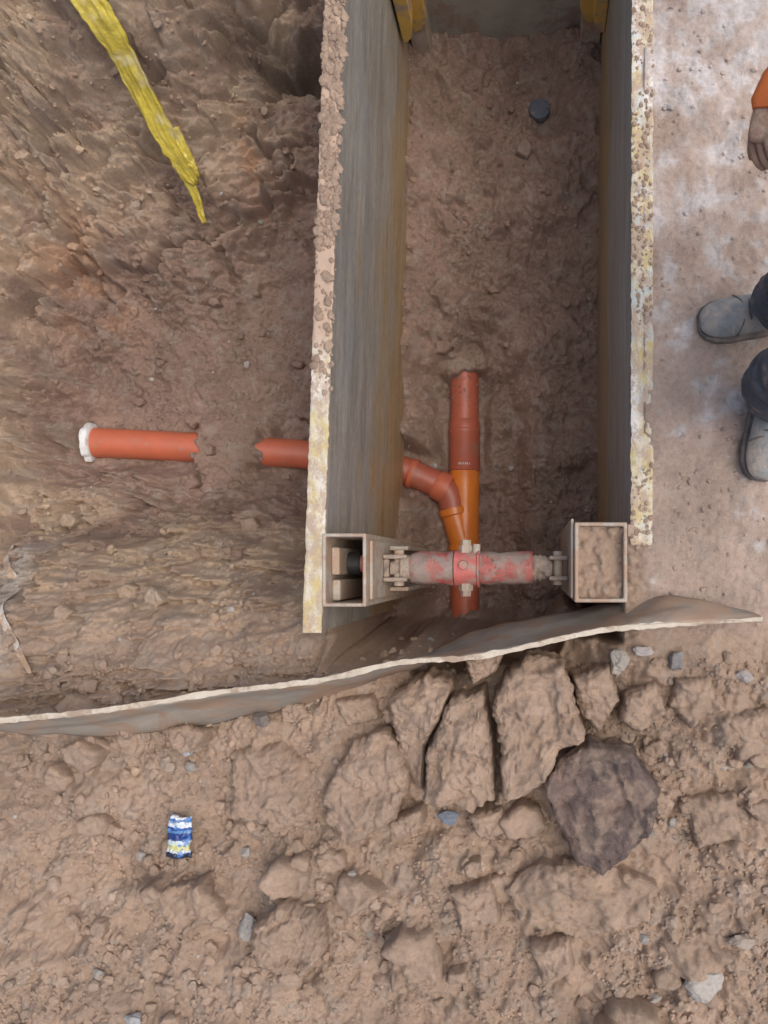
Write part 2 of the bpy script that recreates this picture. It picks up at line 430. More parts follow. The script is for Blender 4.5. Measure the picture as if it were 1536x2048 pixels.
def ray_poly(ang, P):
    R = np.zeros_like(ang); ca = np.cos(ang); sa = np.sin(ang); n = len(P)
    for i in range(n):
        ax, ay = P[i]; bx, by = P[(i + 1) % n]; ex, ey = bx - ax, by - ay
        den = ca * ey - sa * ex
        den = np.where(np.abs(den) < 1e-9, 1e-9, den)
        t = (ax * ey - ay * ex) / den; u = (ax * sa - ay * ca) / den
        R = np.where((t > 0) & (u >= -1e-6) & (u <= 1 + 1e-6), np.maximum(R, t), R)
    R = np.where(R == 0, np.median(R[R > 0]) if (R > 0).any() else .05, R)
    return R
def slab(poly, zb, zt, seed, tilt=(0, 0), sub=5, c=DRY, rnd=.8, gran=1.0, warp=1.0, pw=2.0):
    P = np.array(poly); cen = P.mean(0); P = P - cen
    V, F = ICO[sub]; V = V.copy()
    jit = .15 * warp
    ang = np.arctan2(V[:, 1], V[:, 0])
    R = ray_poly(ang, [tuple(p) for p in P])
    R = R * (1 + jit * .35 * perlin(np.cos(ang) * 3 + seed, np.sin(ang) * 3, seed & 31) + jit * .35 * perlin(np.cos(ang) * 9 + seed, np.sin(ang) * 9, seed & 31))
    h = np.hypot(V[:, 0], V[:, 1]); prof = np.minimum(h * 1.06, 1)
    k = np.clip(np.abs(V[:, 2]) / rnd, 0, 1); k = 1 - (1 - k) ** pw
    X = np.cos(ang) * R * prof; Y = np.sin(ang) * R * prof
    Z = np.where(V[:, 2] > 0, zt * k, -.05 * k)
    gxx, gyy = X + cen[0], Y + cen[1]
    wx = gxx + .010 * perlin(gxx * 40, gyy * 40, 5); wy = gyy + .010 * perlin(gxx * 40, gyy * 40, 6)
    b, e = blocks(wx + seed, wy, .11, seed & 7); b2, e2 = blocks(wx, wy + seed, .04, (seed + 3) & 7)
    top = ss(0, .3, V[:, 2]); sc = min(1, (np.abs(P).max() / .12))
    Z = Z + top * (tilt[0] * X + tilt[1] * Y + sc * (.018 * b * ss(0, .2, e) + .008 * b2 + .026 * fbm(gxx, gyy, 8, 5, seed & 31)) + gran * (.5 * domes(wx, wy, .034, seed & 7, .25, .6, .45) + .7 * domes(wx, wy, .016, (seed & 7) + 2, .25, .62, .7)))
    out = np.stack([gxx, gyy, Z + zb], -1)
    nv = np.stack([np.cos(ang) * (1 - top), np.sin(ang) * (1 - top), top * .4], -1)
    dn = .012 * sc * fbm(out[:, 0] * 1.0 + out[:, 2] * .7, out[:, 1] + out[:, 2], 16, 4, (seed + 9) & 31)
    out = out + nv * dn[:, None] + np.stack([.003 * perlin(gxx * 60, (gyy + Z) * 60, 3), .003 * perlin(gxx * 60, (gyy + Z) * 60, 13), 0 * Z], -1)
    f = fbm(out[:, 0], out[:, 1], 9, 3, seed & 31)
    return out, F, np.array(c)[None] * (1 + .15 * f)[:, None]

VV = []; FF = []; TT = []; cnt = 0
add(*slab([(-.628,-.672),(-.540,-.526),(-.453,-.489),(-.394,-.555),(-.372,-.642),(-.409,-.745),(-.54,-.832),(-.613,-.774)], -.09, .15, 1, (.1, -.15), 6, pw=2.6))
add(*slab([(-.438,-.394),(-.321,-.321),(-.252,-.365),(-.280,-.453),(-.330,-.540),(-.336,-.686),(-.394,-.628),(-.423,-.496)], -.12, .16, 2, (.2, .1), 6, pw=2.4))
add(*slab([(-.252,-.394),(-.153,-.375),(-.130,-.511),(-.118,-.686),(-.190,-.715),(-.321,-.680),(-.322,-.569)], -.09, .18, 3, (-.1, -.1), 6, pw=3.2))
add(*slab([(-.088,-.321),(-.015,-.263),(.088,-.292),(.117,-.394),(.146,-.511),(.073,-.540),(.029,-.628),(-.092,-.70),(-.102,-.540),(-.125,-.423)], -.1, .185, 4, (.05, -.12), 6, pw=3.2))
add(*slab([(-.215,-.280),(-.088,-.255),(-.118,-.321),(-.19,-.362)], -.12, .14, 5))
add(*slab([(-.934,-.569),(-.774,-.540),(-.640,-.628),(-.640,-.745),(-.745,-.818),(-.92,-.76)], -.12, .12, 6, (0, -.1), 6))
add(*slab([(-.832,-1.066),(-.745,-.993),(-.628,-1.02),(-.613,-1.124),(-.686,-1.212),(-.818,-1.197)], -.05, .13, 7, (.1, .1), 6))
add(*slab([(-.088,-.964),(.015,-.876),(.19,-.876),(.365,-.949),(.336,-1.051),(.161,-1.124),(-.03,-1.066)], -.07, .12, 8, (0, .1), 6, gran=.5, pw=2.8))
add(*slab([(-.44,-.76),(-.335,-.715),(-.33,-.775),(-.41,-.81)], -.05, .10, 9, sub=5))
add(*slab([(-.2,-.745),(-.10,-.725),(-.07,-.80),(-.17,-.81)], -.06, .09, 10, sub=5))
add(*slab([(.11,-.33),(.22,-.30),(.25,-.40),(.19,-.50),(.13,-.44)], -.09, .13, 11, sub=5))
add(*slab([(.27,-.38),(.36,-.35),(.39,-.44),(.31,-.50),(.25,-.46)], -.06, .11, 12, sub=5))
add(*slab([(.42,-.34),(.52,-.33),(.56,-.43),(.46,-.48),(.40,-.42)], -.05, .10, 13, sub=5))
add(*slab([(.56,-.45),(.70,-.42),(.72,-.56),(.60,-.58)], -.05, .10, 14, sub=5))
add(*slab([(.36,-1.10),(.50,-1.08),(.60,-1.15),(.50,-1.25),(.38,-1.2)], -.05, .10, 15, sub=5))
add(*slab([(-.02,-1.12),(.10,-1.10),(.12,-1.20),(.02,-1.24)], -.05, .10, 16, sub=5))
add(*slab([(-.25,-.96),(-.13,-.94),(-.10,-1.05),(-.22,-1.08)], -.05, .10, 17, sub=5))
add(*slab([(-.45,-1.10),(-.30,-1.08),(-.27,-1.22),(-.42,-1.25)], -.05, .11, 18, sub=5))
add(*slab([(-.62,-.41),(-.50,-.40),(-.47,-.47),(-.58,-.50)], -.14, .10, 19, sub=5))
add(*slab([(.44,-.70),(.60,-.68),(.62,-.82),(.48,-.84)], -.05, .09, 22, sub=5))
add(*slab([(-1.15,-.98),(-1.0,-.95),(-.93,-1.05),(-1.08,-1.12)], -.06, .09, 23, sub=5))
def rnd_poly(x, y, s):
    n = rng.randint(5, 8); a0 = rng.rand() * 6
    return [(x + s * 1.2 * math.cos(a0 + 6.283 * k / n + .3 * rng.rand()) * (.7 + .5 * rng.rand()), y + s * math.sin(a0 + 6.283 * k / n + .3 * rng.rand()) * (.7 + .5 * rng.rand())) for k in range(n)]
for i in range(95):
    x = rng.uniform(-1.5, .7); y = rng.uniform(-1.4, -.45)
    if rng.rand() > clump(x, y) * 1.2: continue
    s = .018 + .05 * rng.rand() ** 1.8
    add(*slab(rnd_poly(x, y, s), float(hz(x, y)) - .3 * s, s * 1.4, 40 + i, (rng.uniform(-.4, .4), rng.uniform(-.4, .4)), 4, gran=.5))
def pitclod(x, y, s, i):
    z = float(hz(x, y)); c = tint(np.array([x]), np.array([y]), np.array([z]))[0]
    add(*slab(rnd_poly(x, y, s), z - .3 * s, s * 1.2, 80 + i, (rng.uniform(-.3, .3), rng.uniform(-.3, .3)), 4, c=tuple(c), gran=.5))
for i in range(50):
    pitclod(rng.uniform(-2.0, -.75), rng.uniform(-.2, 1.6), .015 + .04 * rng.rand() ** 2, i)
for i in range(18):
    x = rng.uniform(-.55, .25); y = rng.uniform(-.1, 2.2)
    if x < -.05 and y < .95: continue
    pitclod(x, y, .015 + .03 * rng.rand() ** 2, i + 50)
# earth banked against the left end of the sheet
for i, (x, y, s) in enumerate([(-1.52, -.50, .06), (-1.40, -.53, .05), (-1.24, -.545, .045), (-1.05, -.52, .05), (-.9, -.50, .04), (-.74, -.455, .04)]):
    add(*slab(rnd_poly(x, y, s), float(hz(x, y)) - .02, s * .9, 140 + i, (0, .1), 5, gran=.8))
mesh_np('soil_clods', np.concatenate(VV), np.concatenate(FF), SOIL, True, np.concatenate(TT))

# boulder
outline = [(.022, -.628), (.075, -.57), (.16, -.526), (.278, -.54), (.358, -.642), (.336, -.745), (.27, -.82), (.19, -.884), (.117, -.855), (.066, -.745)]
V, F, _ = slab(outline, -.03, .16, 31, (.12, -.1), 6, rnd=.75, gran=0, warp=.5, pw=3.0)
f = fbm(V[:, 0], V[:, 1], 7, 4, 9)
T = np.array([[.195, .150, .136]]) * (1 + .3 * f[:, None])
m = ss(0, .4, f + gauss(V[:, 0], V[:, 1], .10, -.80, .06, .12))[:, None] * .45
T = T * (1 - m) + np.array([[.34, .235, .19]]) * m
m = (ss(.02, .3, fbm(V[:, 0], V[:, 1], 10, 4, 19) + gauss(V[:, 0], V[:, 1], .24, -.66, .09, .06) - .2) * .6)[:, None]
T = T * (1 - m) + np.array([[.42, .32, .25]]) * m
mesh_np('boulder', V, F, SOIL, True, T)

VV = []; FF = []; TT = []; cnt = 0
for i, (x, y, a, b, c) in enumerate([(.49, -1.235, .075, .05, (.58, .54, .49)), (-.86, -1.09, .035, .045, (.54, .51, .47)), (-.265, -.765, .036, .024, (.28, .33, .40)),
        (-1.06, -.565, .018, .022, (.52, .54, .57)), (.25, -.29, .035, .04, (.52, .48, .43)), (.32, -.255, .03, .02, (.52, .48, .46)), (.42, -.285, .028, .035, (.33, .32, .32)),
        (-1.19, -1.345, .03, .02, (.50, .50, .50)), (-1.22, -.9, .018, .018, (.50, .47, .43)), (.62, -.33, .03, .02, (.52, .48, .46)), (-.83, -.47, .03, .03, (.27, .24, .22)),
        (.36, -1.3, .02, .015, (.52, .48, .43)), (-.55, -.93, .015, .012, (.50, .47, .43)), (.6, -1.1, .04, .025, (.52, .44, .37))]):
    V, F = rock(4, 300 + i, 1.3, 10, .6)
    V = V * [a, b, min(a, b)] + [x, y, float(hz(x, y)) + .018]
    add(V, F, np.repeat(np.array(c)[None], len(V), 0))
mesh_np('grey_stones', np.concatenate(VV), np.concatenate(FF), SOIL, False, np.concatenate(TT))

# ------------------------------------------------------------------ trench shield
def panel_mat(name):
    m, nt, b = new_mat(name)
    v3 = coords(nt)
    n1 = noise_tex(nt, coords(nt, (1, .45, 2.4)), 3.4, 12, .80); n2 = noise_tex(nt, coords(nt, (1, .9, 2.0)), 2.2, 6, .6)
    n3 = noise_tex(nt, coords(nt, (1, .40, 10)), 3, 10, .78); nf = noise_tex(nt, coords(nt, (1, .8, 1.6)), 40, 5, .7)
    n3b = noise_tex(nt, coords(nt, (1, .35, 14)), 5, 8, .75)
    c = mix(nt, ramp(nt, n1, [(.38, 0), (.60, 1)]), (.30, .285, .26), (.54, .51, .45))
    c = mix(nt, ramp(nt, n3, [(.48, 0), (.62, .45)]), c, (.33, .255, .18))
    c = mix(nt, ramp(nt, n3b, [(.53, 0), (.66, .5)]), c, (.60, .58, .53))
    sep = N(nt, 'ShaderNodeSeparateXYZ'); nt.links.new(v3, sep.inputs[0])
    mr = N(nt, 'ShaderNodeMapRange'); mr.inputs['From Min'].default_value = -.55; mr.inputs['From Max'].default_value = -1.1
    nt.links.new(sep.outputs['Z'], mr.inputs['Value'])
    a = N(nt, 'ShaderNodeMath', operation='MULTIPLY_ADD'); a.inputs[1].default_value = 2.4
    nt.links.new(n2, a.inputs[0])
    s = N(nt, 'ShaderNodeMath', operation='SUBTRACT'); s.inputs[1].default_value = 1.28
    nt.links.new(mr.outputs[0], s.inputs[0]); nt.links.new(s.outputs[0], a.inputs[2])
    c = mix(nt, ramp(nt, a.outputs[0], [(.1, 0), (.65, .85)]), c, mix(nt, ramp(nt, n3, [(.38, 0), (.58, 1)]), (.38, .23, .085), (.56, .41, .22)))
    n5 = noise_tex(nt, coords(nt, (1, 1.2, 3.2)), 1.9, 7, .65)
    c = mix(nt, ramp(nt, n5, [(.53, 0), (.64, .5)]), c, (.37, .38, .39))
    c = mix(nt, 1.0, c, ramp(nt, nf, [(.3, .72), (.7, 1.0)]), 'MULTIPLY')
    c = mix(nt, ramp(nt, noise_tex(nt, coords(nt, (1, 1, 1.6)), 16, 8, .8), [(.59, 0), (.66, .65)]), c, (.54, .43, .34))
    c = mix(nt, ramp(nt, noise_tex(nt, coords(nt, (1, .6, 3)), 7, 9, .8), [(.57, 0), (.65, .65)]), c, (.25, .15, .085))
    nt.links.new(c, b.inputs['Base Color'])
    b.inputs['Roughness'].default_value = .48; b.inputs['Metallic'].default_value = .12
    bump(nt, b, n3, .14, .004)
    return m
PAN = panel_mat('weathered_steel')
def rail_mat(name, dirt_y0, dirt_y1, blue, white):
    m, nt, b = new_mat(name)
    v = coords(nt)
    n1 = noise_tex(nt, v, 9, 8, .7); n2 = noise_tex(nt, coords(nt, (1, .5, 1)), 30, 10, .8); n4 = noise_tex(nt, coords(nt, (2, .8, 1)), 4, 4, .6)
    c = mix(nt, ramp(nt, n2, [(.46, 0), (.54, 1)]), (.56, .45, .20), (.62, .57, .45))
    c = mix(nt, ramp(nt, n1, [(.50, 0), (.58, blue)]), c, (.48, .56, .56))
    c = mix(nt, ramp(nt, n4, [(.50, 0), (.60, white)]), c, (.76, .74, .70))
    c = mix(nt, ramp(nt, noise_tex(nt, coords(nt, (1, .6, 1)), 22, 12, .85), [(.47, 0), (.54, .9)]), c, (.44, .335, .255))
    c = mix(nt, ramp(nt, noise_tex(nt, coords(nt, (1, .6, 1)), 90, 12, .85), [(.58, 0), (.64, .7)]), c, (.24, .165, .12))
    sep = N(nt, 'ShaderNodeSeparateXYZ'); nt.links.new(v, sep.inputs[0])
    mr = N(nt, 'ShaderNodeMapRange'); mr.inputs['From Min'].default_value = dirt_y0; mr.inputs['From Max'].default_value = dirt_y1
    nt.links.new(sep.outputs['Y'], mr.inputs['Value'])
    a = N(nt, 'ShaderNodeMath', operation='ADD'); nt.links.new(mr.outputs[0], a.inputs[0]); nt.links.new(n1, a.inputs[1])
    c = mix(nt, ramp(nt, a.outputs[0], [(.68, 0), (.85, 1)]), c, DRY)
    nt.links.new(c, b.inputs['Base Color']); b.inputs['Roughness'].default_value = .8
    bump(nt, b, n2, .5, .005)
    return m
RAIL_L = rail_mat('flaked_paint_left', .55, 1.1, .3, .7)
RAIL_R = rail_mat('flaked_paint_right', 3.0, 6.0, .8, .9)
STEEL = simple('dirty_steel', (.38, .335, .28), (.50, .44, .36), 14, .65, .0, (.40, .285, .205), (.45, .55), .7)
EARTHY = simple('earthy_steel', (.41, .31, .245), (.46, .385, .31), 20, .85, 0, (.22, .18, .15), (.54, .64), 1, bd=.008)
RED = simple('chipped_red_paint', (.42, .085, .072), (.34, .15, .125), 16, .6, 0, (.29, .225, .19), (.43, .51), .8)
REDP = simple('pink_red_paint', (.56, .15, .13), (.44, .13, .115), 20, .55, 0, (.34, .24, .19), (.51, .59), .6)
YEL = simple('yellow_paint', (.70, .43, .08), (.58, .38, .11), 9, .6, 0, (.38, .29, .215), (.48, .58), .5)
BLACK = simple('black_rubber', (.015, .015, .016), (.03, .03, .03), 20, .6)

shield = empty('trench_shield')
def panel(name, xa0, xb0, xa1, xb1, y0, y1, z0, z1, mat, ny=160, nz=50, wav=.006):
    V = []; F = []
    def surf(fx):
        base = len(V)
        for j in range(nz + 1):
            z = z0 + (z1 - z0) * j / nz
            for i in range(ny + 1):
                y = y0 + (y1 - y0) * i / ny; t = i / ny
                fade = min(1, (z1 - z) * 6)
                x = fx(t) + fade * (wav * mnoise.noise(Vector((y * 1.6, z * 2.2, fx(0) * 9))) + .0012 * mnoise.noise(Vector((y * 7, z * 12, fx(0) * 9))))
                V.append((x, y, z))
        return base
    a = surf(lambda t: xa0 + (xa1 - xa0) * t); b = surf(lambda t: xb0 + (xb1 - xb0) * t)
    w = ny + 1
    for j in range(nz):
        for i in range(ny):
            p = j * w + i
            F.append((a + p, a + p + 1, a + p + 1 + w, a + p + w)); F.append((b + p, b + p + w, b + p + 1 + w, b + p + 1))
    for i in range(ny):
        p = nz * w + i; F.append((a + p, a + p + 1, b + p + 1, b + p)); p = i; F.append((a + p, b + p, b + p + 1, a + p + 1))
    for j in range(nz):
        p = j * w; F.append((a + p, a + p + w, b + p + w, b + p)); p = j * w + ny; F.append((a + p, b + p, b + p + w, a + p + w))
    ob = py_mesh(name, V, F, mat, smooth=True, parent=shield)
    md = ob.modifiers.new('e', 'EDGE_SPLIT'); md.split_angle = math.radians(50)
    return ob
def rail(name, xa0, xb0, xa1, xb1, y0, y1, z0, z1, mat, seed, n=420):
    V = []; F = []
    m = 8
    for i in range(n + 1):
        t = i / n; y = y0 + (y1 - y0) * t
        a = xa0 + (xa1 - xa0) * t; b = xb0 + (xb1 - xb0) * t
        a += .003 * mnoise.noise(Vector((y * 14, seed, 0))) + .003 * mnoise.noise(Vector((y * 60, seed, 0)))
        b += .003 * mnoise.noise(Vector((y * 14, seed, 7))) + .003 * mnoise.noise(Vector((y * 60, seed, 7)))
        V.append((a, y, z0))
        for k in range(m + 1):
            u = k / m
            V.append((a + (b - a) * u, y, z1 + .0025 * mnoise.noise(Vector((u * 3, y * 40, seed))) - (.002 if k in (0, m) else 0)))
        V.append((b, y, z0))
    w = m + 3
    for i in range(n):
        for k in range(w - 1):
            p = i * w + k; F.append((p, p + 1, p + 1 + w, p + w))
        F.append((i * w + w - 1, i * w, i * w + w, i * w + 2 * w - 1))
    F.append(tuple(range(w))); F.append(tuple(n * w + k for k in range(w - 1, -1, -1)))
    return py_mesh(name, V, F, mat, smooth=False, parent=shield)
panel('left_panel', -.694, -.642, -.602, -.552, -.2, 2.62, -1.3, -.008, PAN)
rail('left_panel_top_edge', -.6975, -.640, -.597, -.545, -.203, 2.63, -.0075, .004, RAIL_L, 1)
panel('right_panel', .348, .290, .350, .293, .05, 2.62, -1.3, -.008, PAN)
rail('right_panel_top_edge', .3525, .287, .3535, .292, .06, 2.63, -.0075, .006, RAIL_R, 5)

def rect_tube(name, x0, x1, y0, y1, t, z0, z1, mat):
    V = []
    for z in (z0, z1):
        for (a, b, c, d) in ((x0, x1, y0, y1), (x0 + t, x1 - t, y0 + t, y1 - t)):
            V += [(a, c, z), (b, c, z), (b, d, z), (a, d, z)]
    F = []
    for k in range(4):
        q = (k + 1) % 4
        F += [(k, q, q + 8, k + 8), (4 + k, 12 + k, 12 + q, 4 + q), (8 + k, 8 + q, 12 + q, 12 + k), (k, 4 + k, 4 + q, q)]
    return py_mesh(name, V, F, mat, parent=shield, bevel=.005, seg=3)
rect_tube('left_near_post', -.637, -.505, -.125, .095, .011, -1.28, .010, STEEL)
rect_tube('right_near_post', .118, .276, -.112, .128, .012, -1.28, .012, STEEL)
rect_tube('left_far_post', -.55, -.47, 2.32, 2.50, .012, -1.28, .0, STEEL)
rect_tube('right_far_post', .20, .288, 2.32, 2.50, .012, -1.28, .0, STEEL)
box('right_post_flange', .277, .300, .085, .122, -1.2, .009, STEEL, shield)
box('right_post_inner_flange', .108, .1165, -.10, .14, -.9, -.01, STEEL, shield)
box('left_post_web', -.504, -.494, -.105, .075, -1.25, -.03, STEEL, shield)
box('left_post_web_rib', -.4935, -.43, .050, .064, -1.1, -.30, STEEL, shield)
box('left_post_web_rib_near', -.4935, -.43, -.088, -.074, -1.1, -.30, STEEL, shield)
box('left_post_slot_plate', -.6255, -.600, -.030, .055, -.5, -.05, STEEL, shield, .006)
box('left_post_slot_plate_near', -.6255, -.600, -.110, -.045, -.5, -.06, STEEL, shield, .006)
SZ = -.22; SY = -.010
sweep('screw_end_nut', [(-.598, SY + .015, SZ + .05), (-.560, SY + .015, SZ + .05)], [.036, .036], BLACK, shield, 24)
sweep('screw_end', [(-.559, SY + .015, SZ + .05), (-.519, SY + .015, SZ + .05)], [.028, .028], REDP, shield, 24)
box('left_clevis_plate_upper', -.493, -.415, SY + .030, SY + .044, SZ - .05, SZ + .045, EARTHY, shield, .006)
box('left_clevis_plate_lower', -.493, -.415, SY - .044, SY - .030, SZ - .05, SZ + .045, EARTHY, shield, .006)
box('left_clevis_bridge', -.493, -.475, SY - .0295, SY + .0295, SZ - .04, SZ + .03, EARTHY, shield, .004)
sweep('left_clevis_pin', [(-.447, SY - .058, SZ), (-.447, SY + .058, SZ)], [.017, .017], STEEL, shield, 20)
sweep('left_strut_rod', [(-.472, SY, SZ), (-.44, SY, SZ), (-.437, SY, SZ), (-.40, SY, SZ)], [.024, .024, .040, .043], EARTHY, shield, 24, rough=.008)
def ln(a, b, n): return [a + (b - a) * i / (n - 1) for i in range(n)]
bx_ = ln(-.404, -.266, 14); sweep('strut_body', [(x, SY, SZ) for x in bx_], [.050] + [.054] * 12 + [.055], RED, shield, 40, rough=.006)
sweep('strut_collar', [(x, SY, SZ) for x in (-.2645, -.262, -.24, -.215, -.19, -.187, -.181)], [.052, .058, .058, .058, .058, .063, .063], REDP, shield, 40, rough=.004)
bx_ = ln(-.1805, -.008, 16); sweep('strut_body_right', [(x, SY, SZ) for x in bx_], [.052] + [.054] * 14 + [.050], RED, shield, 40, rough=.006)
for nm, sy in (('upper', 1), ('lower', -1)):
    sweep('collar_lug_' + nm, [(-.226, SY + sy * .050, SZ + .012), (-.226, SY + sy * .074, SZ + .012), (-.226, SY + sy * .0745, SZ + .012), (-.226, SY + sy * .092, SZ + .012)], [.023, .023, .017, .016], STEEL if sy > 0 else EARTHY, shield, 6)
sweep('collar_side_lug', [(-.192, SY + .045, SZ + .02), (-.190, SY + .078, SZ + .02)], [.013, .012], STEEL, shield, 12)
sweep('collar_crank_boss', [(-.23, SY + .01, SZ + .045), (-.23, SY + .01, SZ + .068)], [.018, .014], REDP, shield, 12)
sweep('right_strut_rod', [(-.0075 + i * .008, SY, SZ) for i in range(9)], [.030 + .006 * (i % 2) for i in range(9)], EARTHY, shield, 20, rough=.020)
box('right_clevis_plate_upper', .045, .107, SY + .026, SY + .040, SZ - .05, SZ + .05, EARTHY, shield, .006)
box('right_clevis_plate_lower', .045, .107, SY - .040, SY - .026, SZ - .05, SZ + .05, EARTHY, shield, .006)
sweep('right_clevis_pin', [(.075, SY - .055, SZ + .01), (.075, SY + .055, SZ + .01)], [.016, .016], STEEL, shield, 20)
def bracket(name, x0, x1, y0, y1, ztop, zbot, mat):
    prof = [(0, ztop), (1, ztop), (1, zbot + .10), (.75, zbot + .03), (.35, zbot), (0, zbot)]
    V = [(x0 + (x1 - x0) * u, y, z) for y in (y0, y1) for u, z in prof]; n = len(prof)
    F = [tuple(range(n)), tuple(range(2 * n - 1, n - 1, -1))] + [(k, (k + 1) % n, (k + 1) % n + n, k + n) for k in range(n)]
    return py_mesh(name, V, F, mat, parent=shield, bevel=.004)
bracket('left_far_bracket', -.555, -.455, 2.285, 2.317, -.3, -1.0, YEL)
bracket('right_far_bracket', .290, .185, 2.285, 2.317, -.3, -.95, YEL)
bracket('left_far_bracket_plate', -.555, -.50, 2.20, 2.284, -.4, -.93, YEL)
bracket('right_far_bracket_plate', .290, .235, 2.22, 2.284, -.4, -.90, YEL)
CONC = simple('grey_end_plate', (.30, .285, .24), (.40, .37, .31), 5, .85, 0, (.30, .225, .175), (.50, .60), .6)
box('end_plate', -.56, .295, 2.43, 2.47, -1.35, -.02, CONC, shield)
g = 40
X2, Y2 = np.meshgrid(np.linspace(.1305, .2635, g), np.linspace(-.0995, .1155, g)); x2 = X2.ravel(); y2 = Y2.ravel()
z2 = -.022 + .9 * domes(x2, y2, .03, 3, .3, .6, .8) + .012 * fbm(x2, y2, 18, 3, 6)
id2 = np.arange(g * g).reshape(g, g)
F2 = np.stack([id2[:-1, :-1], id2[:-1, 1:], id2[1:, 1:], id2[1:, :-1]], -1).reshape(-1, 4)
mesh_np('soil_plug', np.stack([x2, y2, z2], -1), F2, SOIL, True, np.repeat([DRY], len(x2), 0), parent=shield)

# ------------------------------------------------------------------ steel sheet
SHEET = simple('corroded_sheet', (.38, .335, .275), (.22, .195, .165), 5, .62, .1, (.34, .235, .165), (.45, .57), .8, stretch=(.5, 2, 2))
EDGE = simple('sheet_edge_metal', (.62, .56, .46), (.48, .41, .31), 14, .65, 0, (.36, .27, .20), (.50, .60), .7)
top = [(-1.85, -.462), (-1.522, -.442), (-1.209, -.41), (-.91, -.363), (-.611, -.327), (-.384, -.277), (-.156, -.259), (.156, -.192), (.327, -.173), (.647, -.154)]
bot = [(-1.95, -.50, .06), (-1.60, -.478, .06), (-1.316, -.515, -.03), (-.95, -.475, -.06), (-.66, -.41, -.08), (-.40, -.325, -.18), (-.20, -.225, -.30), (.10, -.165, -.28), (.40, -.098, .03), (.640, -.146, .09)]
def cr(P, t):
    n = len(P) - 1; f = t * n; i = min(int(f), n - 1); u = f - i
    p = [Vector(P[max(i - 1, 0)]), Vector(P[i]), Vector(P[i + 1]), Vector(P[min(i + 2, n)])]
    return .5 * ((2 * p[1]) + (-p[0] + p[2]) * u + (2 * p[0] - 5 * p[1] + 4 * p[2] - p[3]) * u * u + (-p[0] + 3 * p[1] - 3 * p[2] + p[3]) * u ** 3)
top3 = [(a, b, .12) for a, b in top]
nn = 220; mm = 14; V = []; F = []
for i in range(nn + 1):
    t = i / nn; a = cr(top3, t); b = cr(bot, t)
    a.z += .004 * mnoise.noise(Vector((t * 30, 0, 0))); a.y += .003 * mnoise.noise(Vector((t * 40, 5, 0)))
    b.y += .010 * mnoise.noise(Vector((t * 24, 8, 0)))
    for j in range(mm + 1):
        u = j / mm; p = a.lerp(b, u)
        p.y += .03 * math.sin(u * math.pi) * mnoise.noise(Vector((t * 6, u * 1.5, 3))) + .004 * mnoise.noise(Vector((t * 40, u * 4, 3)))
        V.append(p)
for i in range(nn):
    for j in range(mm):
        p = i * (mm + 1) + j; F.append((p, p + 1, p + mm + 2, p + mm + 1))
sheet = py_mesh('steel_sheet', V, F, SHEET, smooth=True)
sheet.data.materials.append(EDGE)
md = sheet.modifiers.new('so', 'SOLIDIFY'); md.thickness = .013; md.offset = 0; md.material_offset_rim = 1
lip = []
for i in range(nn + 1):
    p = cr(top3, i / nn); p.z += .003; lip.append(p)
V = []; F = []
for i, p in enumerate(lip):
    y = p.x
    w = .0075 + .004 * mnoise.noise(Vector((y * 11, 2, 1))) + .003 * mnoise.noise(Vector((y * 45, 2, 1)))
    w *= min(1, .35 + 3 * min(i / nn, 1 - i / nn) * 3)
    c = .003 * mnoise.noise(Vector((y * 30, 9, 1)))
    V += [(p.x, p.y - w + c, p.z - .012), (p.x, p.y - w + c, p.z), (p.x, p.y + w + c, p.z + .001), (p.x, p.y + w + c, p.z - .012)]
for i in range(nn):
    for k in range(4):
        q = (k + 1) % 4; F.append((i * 4 + k, i * 4 + q, i * 4 + 4 + q, i * 4 + 4 + k))
F += [(3, 2, 1, 0), (nn * 4, nn * 4 + 1, nn * 4 + 2, nn * 4 + 3)]
py_mesh('edge_lip', V, F, EDGE, parent=sheet)

# ------------------------------------------------------------------ pipes
PIPE = simple('red_brown_pvc', (.42, .11, .062), (.36, .098, .062), 10, .4, 0, (.31, .175, .12), (.56, .74), .12)
PIPE2 = simple('red_orange_pvc', (.54, .14, .070), (.46, .122, .066), 10, .42, 0, (.38, .21, .145), (.57, .75), .12)
WYE = simple('orange_pvc', (.68, .20, .030), (.58, .165, .030), 12, .3, 0, (.42, .24, .12), (.62, .80), .1)
WHITE = simple('white_foam', (.80, .82, .82), (.68, .70, .70), 30, .7, 0, (.5, .42, .35), (.58, .70), .7)
main = empty('sewer_pipe')
X0, Z0 = -.342, -1.42; r = .069
sweep('pipe_far', [(X0, 1.45, Z0 - .01), (X0, .62, Z0)], [r, r], PIPE, main, 48)
sweep('pipe_far_socket', [(X0, y, Z0) for y in (.70, .695, .655, .65, .635, .63, .46, .455)], [.070, .074, .074, .0785, .0785, .075, .075, .071], PIPE, main, 48)
sweep('wye_body', [(X0, y, Z0) for y in (.454, .45, .31, .305, .10, .095)], [.070, .072, .072, .0705, .0705, .074], WYE, main, 48)
sweep('wye_lower_socket', [(X0, y, Z0) for y in (.0945, .09, .07, .065)], [.078, .0795, .0795, .074], WYE, main, 48)
sweep('pipe_near_socket', [(X0, y, Z0) for y in (.0645, .04, .035, .02, .015)], [.0745, .0745, .0775, .0775, .07], PIPE2, main, 48)
sweep('pipe_near', [(X0, .0145, Z0), (X0, -.68, Z0)], [r, r], PIPE2, main, 48)
sweep('wye_branch', [(-.322, .035, Z0), (-.358, .14, -1.412), (-.386, .240, -1.405), (-.388, .247, -1.404), (-.394, .275, -1.402)], [.062, .067, .067, .075, .075], WYE, main, 48)
PRINT = simple('white_print', (.70, .68, .66), (.55, .45, .42), 60, .6)
